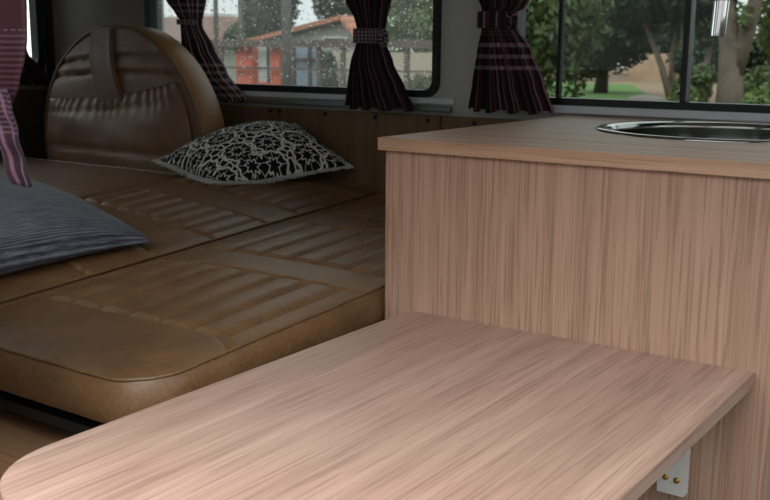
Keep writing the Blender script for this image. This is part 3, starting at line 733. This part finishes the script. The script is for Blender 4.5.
struct(MB().box(-90, 40, -60, 90, GZ-.2, GZ).build('ground', M_ground))
struct(MB().poly([(-34, 15), (-8.2, 15), (-10.8, 30), (-17.0, 44), (-34, 44)], [], 'z', GZ+.01, GZ+.05).build('lawn', M_lawn))
struct(MB().box(-48, 8, 15, 80, GZ-.02, GZ+.02).build('garden_bed', M_soil))
def blobs_leaves(blobs, n, size):
    mb = MB(); tot = sum(b[3]*b[4]*b[5] for b in blobs)
    V = []; F = []
    for (x, y, z, a, b, c) in blobs:
        for _ in range(max(20, int(n*a*b*c/tot))):
            while True:
                d = Vector((random.gauss(0, 1), random.gauss(0, 1), random.gauss(0, 1)))
                if d.length > .1: break
            d.normalize(); rr = random.uniform(.55, 1.0)**.6*(1+.22*noise.noise(d*2.4+Vector((x, y, z))))
            p = Vector((x+d.x*a*rr, y+d.y*b*rr, z+d.z*c*rr))
            nn = (d+Vector((random.gauss(0, .6), random.gauss(0, .6), random.gauss(0, .6)))).normalized()
            t1 = nn.orthogonal().normalized(); t1.rotate(Matrix.Rotation(random.uniform(0, 2*PI), 3, nn)); t2 = nn.cross(t1)
            s_ = size*random.uniform(.6, 1.3); k = len(V)
            V += [p-t1*s_, p+t2*s_*.45, p+t1*s_, p-t2*s_*.45]; F.append((k, k+1, k+2, k+3))
    mb.v, mb.f = V, F; return mb
def tree(name, label, base, blobs, trunks, leaf, bark=M_bark, n=5000, size=.16, group=None, cat='tree'):
    t = thing(name, label, cat, base, group)
    m = blobs_leaves([(base[0]+b[0], base[1]+b[1], base[2]+b[2], b[3], b[4], b[5]) for b in blobs], n, size)
    o = link_mesh('foliage', m.v, m.f, leaf, t)
    for tr in trunks:
        q = MB(); q.tube([Vector(base)+Vector(p[:3]) for p in tr], [p[3] for p in tr], 9); q.build('trunk', bark, t, smooth=True)
    return t
def dome(r, h, w=1., n=9, low=.35):
    out = [(0, 0, h, r*w, r, r*.85)]
    for i in range(n):
        a = 2*PI*i/n; out.append((r*w*.62*math.cos(a), r*.62*math.sin(a), h+r*random.uniform(-low, .45), r*.5, r*.5, r*.45))
    return out
# street side, seen through the rainy window
fn = thing('street_fence', 'brown iron fence with a long top beam across the street', 'fence', (-15.5, 16, GZ))
MB().box(-19.5, -8.2, 15.92, 16.08, .03, .17).build('beam', M_rust, fn)
MB().box(-19.5, -8.2, 15.97, 16.03, -.42, -.38).build('rail', M_rust, fn)
for x in (-17.6, -16.5, -15.35, -12.7, -12.1, -11.5, -10.6, -9.95, -9.0):
    MB().box(x-.04, x+.04, 15.96, 16.04, GZ, .03).build('post', M_rust, fn)
for x0, x1, l in ((-15.03, -14.56, 'wide orange gate pillar across the street'), (-14.06, -13.81, 'narrow orange gate pillar right of the white gate')):
    tag(MB().box(x0, x1, 16.1, 16.28, GZ, .06, .01).build('gate_pillar', M_orange, base=((x0+x1)/2, 16.19, GZ)), l, 'pillar')
g = thing('gate', 'white gate between the two orange pillars', 'gate', (-14.29, 16.3, GZ))
MB().box(-14.515, -14.065, 16.24, 16.3, -.70, .05).build('leaf_panel', M_gatewhite, g)
MB().box(-14.25, -14.20, 16.2, 16.24, -.70, .05).build('post', M_rust, g)
MB().box(-14.515, -14.065, 16.2, 16.24, -.41, -.37).build('crossbar', M_gateblue, g)
MB().box(-14.515, -14.065, 16.16, 16.36, GZ, -.70).build('plinth', M_orange, g)
g = thing('gate', 'blue grey metal gate right of the orange pillars', 'gate', (-13.4, 16.4, GZ))
MB().box(-13.80, -13.0, 16.36, 16.42, GZ+.08, .04).build('leaf_panel', M_gateblue, g)
for x in (-13.62, -13.2): MB().box(x-.03, x+.03, 16.30, 16.36, GZ, .04).build('post', M_rust, g)
MB().box(-13.80, -13.0, 16.31, 16.36, -.24, -.19).build('crossbar', M_rust, g)
q = MB(); q.tube([(-12.95, 15.3, GZ), (-12.93, 15.3, 4.5)], [.10, .085], 12)
tag(q.build('utility_pole', M_pole, base=(-12.95, 15.3, GZ), smooth=True), 'thick grey pole standing before the blue grey gate', 'pole')
for x, l in ((-19.36, 'thin pole left of the round tree, nearer the curtain'), (-18.48, 'thin pole just left of the round tree')):
    q = MB(); q.tube([(x, 20, GZ), (x+.02, 20, 4.5)], [.07, .055], 10)
    tag(q.build('street_pole', M_pole, base=(x, 20, GZ), smooth=True), l, 'pole', 'street poles')
h = thing('house', 'house with an orange tiled roof behind the street fence', 'house', (-15.4, 19.5, GZ))
MB().poly([(-16.7, GZ), (-14.05, GZ), (-14.05, .3), (-14.4, .6), (-16.7, .16)], [], 'y', 19.1, 19.9).build('wall', M_greywall, h)
m = MB(); m.hexa([(-17.3, 18.9, .12), (-14.4, 18.9, .66), (-14.4, 20.0, .66), (-17.3, 20.0, .12)], [(-17.3, 18.9, .22), (-14.4, 18.9, .77), (-14.4, 20.0, .77), (-17.3, 20.0, .22)])
m.hexa([(-14.4, 18.9, .66), (-13.95, 18.9, .2), (-13.95, 20.0, .2), (-14.4, 20.0, .66)], [(-14.4, 18.9, .77), (-13.95, 18.9, .3), (-13.95, 20.0, .3), (-14.4, 20.0, .77)])
m.build('roof', M_tile, h)
w = MB().box(-15.0, -14.3, 19.05, 19.1, .1, .28).build('window', M_gatewhite, h)
MB().box(-14.95, -14.35, 19.03, 19.05, .13, .25).build('pane', M_rust, w)
tag(MB().box(-14.9, -9.2, 17.8, 18.1, GZ, -.06).build('garden_wall', M_cream, base=(-12, 18, GZ)), 'cream garden wall behind the iron fence', 'wall')
h = thing('house', 'low house with faded red roof tiles at the far left of the street', 'house', (-33, 32, GZ))
MB().box(-38, -28.2, 30.5, 36, GZ, .25).build('wall', M_greywall, h)
m = MB(); m.hexa([(-38.5, 30, .2), (-27.9, 30, .2), (-27.9, 36.5, .2), (-38.5, 36.5, .2)], [(-37.5, 32.5, 1.35), (-31.2, 32.5, 1.35), (-31.2, 34, 1.35), (-37.5, 34, 1.35)]); m.build('roof', M_tileold, h)
tag(MB().box(-37.6, -36.1, 37.6, 38.8, GZ, 1.7, .02).build('water_tower', M_wht, base=(-36.8, 38.2, GZ)), 'square white tower block above the low house roof', 'tower')
tree('tree', 'round dense dark tree behind the orange roof, left of the thick pole', (-21.0, 24, GZ), [(0, 0, 2.6, .86, .9, 1.0), (-.2, 0, 3.4, .8, .8, .9), (.3, 0, 3.3, .8, .8, .9), (0, 0, 4.3, .8, .8, .8), (.1, -.1, 2.1, .6, .6, .5)], [[(0, 0, 0, .16), (0, 0, 2.4, .12)]], LF_dark, M_barkd, 7000, .11)
tree('tree', 'loose dark tree above the ridge of the orange roof', (-20.3, 27.2, GZ), [(-.4, 0, 2.9, .9, .9, .7), (.6, 0, 3.2, .9, .9, .8), (0, 0, 4.1, 1.2, 1.1, .9)], [[(0, 0, 0, .14), (.1, 0, 2.8, .1)]], LF_dark, M_barkd, 4500, .12)
tree('tree', 'small tree low between the two thin poles', (-26.3, 28.6, GZ), [(0, 0, 1.9, .75, .7, .6), (.3, 0, 2.2, .5, .5, .4)], [[(0, 0, 0, .1), (0, 0, 1.7, .07)]], LF_mid, M_bark, 1500, .13)
tree('tree', 'light green tree seen between the tied curtain and the window edge', (-16.6, 26, GZ), [(-1.0, 0, 2.5, 1.2, .9, .9), (.5, 0, 2.3, 1.2, 1, .9), (0, 0, 3.4, 1.6, 1, .9), (1.2, 0, 3.3, .9, .9, .8), (-.9, 0, 1.5, .8, .7, .7), (.6, 0, 1.4, .8, .7, .7)], [[(0, 0, 0, .14), (0, 0, 2.4, .1)]], LF_light, M_bark, 7000, .12)
tree('shrub', 'dark shrub against the cream garden wall', (-13.7, 17.4, GZ), [(0, 0, .75, .36, .3, .55), (.05, 0, 1.15, .28, .25, .3)], [[(0, 0, 0, .05), (0, 0, .8, .03)]], LF_dark, M_barkd, 1800, .07, cat='shrub')
for x, l in ((-10.8, 'pale green bush behind the fence, right half of the rainy window'), (-12.05, 'pale green bush behind the fence just right of the tied curtain')):
    tree('bush', l, (x, 16.9, GZ), [(0, 0, .55, .5, .4, .5), (.35, .1, .45, .35, .3, .4)], [[(0, 0, 0, .04), (0, 0, .5, .03)]], LF_olive, M_bark, 1600, .07, cat='bush')
tag(MB().box(-16.5, -12, 6.4, 10.4, GZ, -.42).build('outbuilding', M_wht, base=(-14, 8.4, GZ)), 'white rendered building outside the rear window', 'building')
# garden side, seen through the sliding window
tree('tree', 'bushy green tree filling the window edge beside the banded curtain', (-9.6, 19, GZ), dome(1.5, 2.1, 1.0, 10, .8)+[(0, 0, 3.6, 1.5, 1.3, 1.2), (0, 0, 1.0, 1.2, 1.1, .8)], [[(0, 0, 0, .14), (0, 0, 2.2, .1)]], LF_mid, M_bark, 9000, .10)
tree('tree', 'broad dark tree with a short trunk over the lawn', (-14.3, 34, GZ), [(0, 0, 1.9, 2.0, 1.6, 1.0), (-1.0, 0, 2.4, 1.4, 1.3, 1.1), (1.0, 0, 2.7, 1.3, 1.2, 1.0), (.1, 0, 3.3, 1.7, 1.4, 1.0)], [[(0, 0, 0, .28), (.05, 0, .7, .2), (.1, 0, 1.8, .14)]], LF_dark, M_barkd, 8000, .15)
tree('tree', 'spreading tree with several bare leaning stems behind the lawn', (-10.7, 31, GZ), [(-1.0, 0, 3.1, 1.3, 1.3, .8), (.5, 0, 3.2, 1.3, 1.3, .8), (1.1, 0, 2.2, .6, .7, .6), (-.2, 0, 4.0, 2.0, 1.6, 1.0), (-1.9, 0, 4.1, 1.4, 1.3, .9), (.3, .5, 2.4, .6, .6, .5)],
     [[(0, 0, 0, .13), (-.35, 0, 1.0, .1), (-.95, 0, 2.3, .07), (-1.3, 0, 3.1, .05)], [(.55, 0, 0, .15), (.4, 0, 1.2, .11), (.1, 0, 2.8, .07)], [(.6, .1, 0, .13), (.95, .1, 1.0, .1), (1.15, .1, 2.4, .07)], [(-.05, .1, 0, .09), (-.15, .2, 1.4, .06), (0, .2, 2.6, .05)]], LF_dark, M_bark, 8000, .14)
tree('tree', 'thick forked grey trunk right of the black window bar, behind the tap', (-5.78, 20, GZ), [(-.6, .5, 3.5, .7, .6, .6), (.5, .4, 3.6, .8, .7, .7), (-.1, .8, 4.3, 1.3, 1.0, .7), (.28, -.25, 2.15, .22, .2, .25)],
     [[(0, 0, 0, .30), (.02, 0, .8, .25), (-.02, 0, 1.6, .22), (-.25, 0, 2.6, .16), (-.5, .1, 3.6, .12)], [(.08, 0, 1.1, .17), (.24, 0, 1.8, .15), (.42, 0, 2.7, .13), (.6, .1, 3.6, .1)]], LF_mid, M_bark, 4500, .10)
tree('tree', 'light green tree at the right edge of the sliding window', (-4.9, 22.5, GZ), dome(1.0, 2.3, .9, 8, .8)+[(.2, 0, 1.2, .9, .8, .8), (0, 0, 3.4, 1.0, 1.0, .8)], [[(0, 0, 0, .12), (0, 0, 2.2, .09)]], LF_light, M_bark, 6000, .10)
tree('shrub', 'leafy shrub at the foot of the thick forked trunk', (-6.7, 20.3, GZ), [(0, 0, .45, .34, .3, .35), (.2, 0, .3, .25, .25, .25)], [[(0, 0, 0, .04), (0, 0, .4, .02)]], LF_light, M_bark, 1200, .08, cat='shrub')
for x, y, l in ((-4.35, 17.2, 'pale green shrub under the light green tree at the right window edge'), (-8.3, 25.5, 'low green shrub in the soil left of the forked trunk'), (-7.3, 27.5, 'low green shrub in the soil behind the forked trunk'), (-5.6, 24.8, 'low green shrub in the soil right of the forked trunk')):
    tree('shrub', l, (x, y, GZ+.02), [(0, 0, .5, .5, .4, .45), (.25, 0, .85, .35, .3, .35), (-.3, 0, .4, .3, .3, .3)], [[(0, 0, 0, .05), (0, 0, .5, .03)]], LF_light if x > -5 else LF_mid, M_bark, 1500, .08, cat='shrub')
bk = [(-34, 58, '', LF_mid), (-26.5, 54, '', LF_dark), (-24.0, 64, '', LF_olive), (-18.6, 55.5, '', LF_dark), (-14.5, 64, '', LF_mid), (-9.5, 54, '', LF_dark)]
where = ['tall tree at the back of the garden, leftmost of the back row', 'dark tall back row tree over the left side of the lawn', 'olive green tall tree in the middle of the back row',
         'dark tall back row tree above the tan garden wall', 'green tall back row tree just left of the forked trunk', 'dark tall back row tree at the right of the row']
for (x, y, _, lf), l in zip(bk, where):
    tree('tree', l, (x, y, GZ), dome(2.7, 3.2, 1., 12, .8)+[(0, 0, 5.6, 2.4, 2, 1.6)], [[(0, 0, 0, .22), (0, 0, 3, .16)]], lf, M_barkd, 5000, .24, group='back row of garden trees')
for x, y, l in ((-26.0, 47.5, 'low dark hedge bush at the back of the lawn, left of the short dark trunk'), (-21.6, 48.5, 'dark hedge bush left of the tan garden wall'), (-15.4, 49.5, 'dark hedge bush right of the tan garden wall'), (-11.4, 47.0, 'dark hedge bush behind the black window bar'), (-7.2, 46.5, 'dark hedge bush behind the forked trunk, far back')):
    tree('bush', l, (x, y, GZ+.06), [(0, 0, .9, 1.9, .9, .95), (-.8, 0, 1.5, 1.0, .8, .7), (.7, 0, 1.7, 1.1, .8, .8)], [[(0, 0, 0, .1), (0, 0, .9, .06)]], LF_dark, M_barkd, 2600, .17, cat='bush', group='hedge bushes at the end of the lawn')
tag(MB().box(-19.6, -17.2, 50, 50.4, GZ, -.1).build('garden_wall', M_tan, base=(-18.4, 50.2, GZ)), 'tan wall at the far end of the garden', 'wall')
q = MB(); q.lathe([(.55, 0), (.6, .1), (.52, .2), (.3, .28), (.0001, .3)], (-10.2, 27.5, GZ+.03), 'z', 20, 1, .6)
tag(q.build('boulder', M_pole, base=(-10.2, 27.5, GZ), smooth=True), 'grey boulder lying on the lawn below the window bar', 'rock')

# ------------------------------------------------------------------ light
wd = bpy.data.worlds.new('overcast'); bpy.context.scene.world = wd; wd.use_nodes = True
nt = wd.node_tree; nt.nodes.clear()
tc = nd(nt, 'ShaderNodeTexCoord'); sp = nd(nt, 'ShaderNodeSeparateXYZ'); ln(nt, tc.outputs['Generated'], sp.inputs[0])
def mrange(src, f0, f1, t0, t1):
    m_ = nd(nt, 'ShaderNodeMapRange', interpolation_type='SMOOTHSTEP'); ln(nt, src, m_.inputs[0])
    for i, v in enumerate((f0, f1, t0, t1)): m_.inputs[i+1].default_value = v
    return m_.outputs[0]
near = mrange(mth(nt, 'SUBTRACT', sp.outputs[1], mth(nt, 'MULTIPLY', sp.outputs[0], .25)), .30, -.70, 0., 1.)          # clouds thinner on the open door's side
high = mrange(sp.outputs[2], .24, .84, 0., 1.)           # and brighter overhead
far_l = mth(nt, 'ADD', mth(nt, 'MULTIPLY', high, .5), SKY_FAR)
near_l = mth(nt, 'ADD', mth(nt, 'MULTIPLY', high, SKY_NEAR), SKY_LOW)
lum = mth(nt, 'ADD', mth(nt, 'MULTIPLY', near_l, near), mth(nt, 'MULTIPLY', far_l, mth(nt, 'SUBTRACT', 1., near)))
cl = noise_n(nt, tc.outputs['Generated'], 3., 5, .6)
col = ramp(nt, cl, [(.3, (.86, .93, 1.0, 1)), (.7, (1, 1, .98, 1))])
bg = nd(nt, 'ShaderNodeBackground'); ln(nt, col, bg.inputs[0]); ln(nt, lum, bg.inputs[1])
ow = nd(nt, 'ShaderNodeOutputWorld'); ln(nt, bg.outputs[0], ow.inputs[0])

# ------------------------------------------------------------------ camera
cam = bpy.data.cameras.new('camera'); co = bpy.data.objects.new('camera', cam); C.objects.link(co)
f_px = 1008.6947
vx = Vector((-1100-385, -(38-250), -f_px)); vy = Vector((1098-385, -(55-250), -f_px))
X = -vx.normalized(); Y = vy.normalized(); Z = X.cross(Y).normalized(); Y = Z.cross(X)
co.matrix_world = Matrix((X, Y, Z)).to_4x4()
cam.sensor_width = 36; cam.lens = f_px*36/770; cam.clip_start = .05; cam.clip_end = 300
cam.dof.use_dof = True; cam.dof.focus_distance = 1.45; cam.dof.aperture_fstop = 13
sc = bpy.context.scene; sc.camera = co
sc.view_settings.view_transform = 'Standard'; sc.view_settings.look = 'None'; sc.view_settings.gamma = 1; sc.view_settings.exposure = 0
sc.view_settings.use_curve_mapping = False
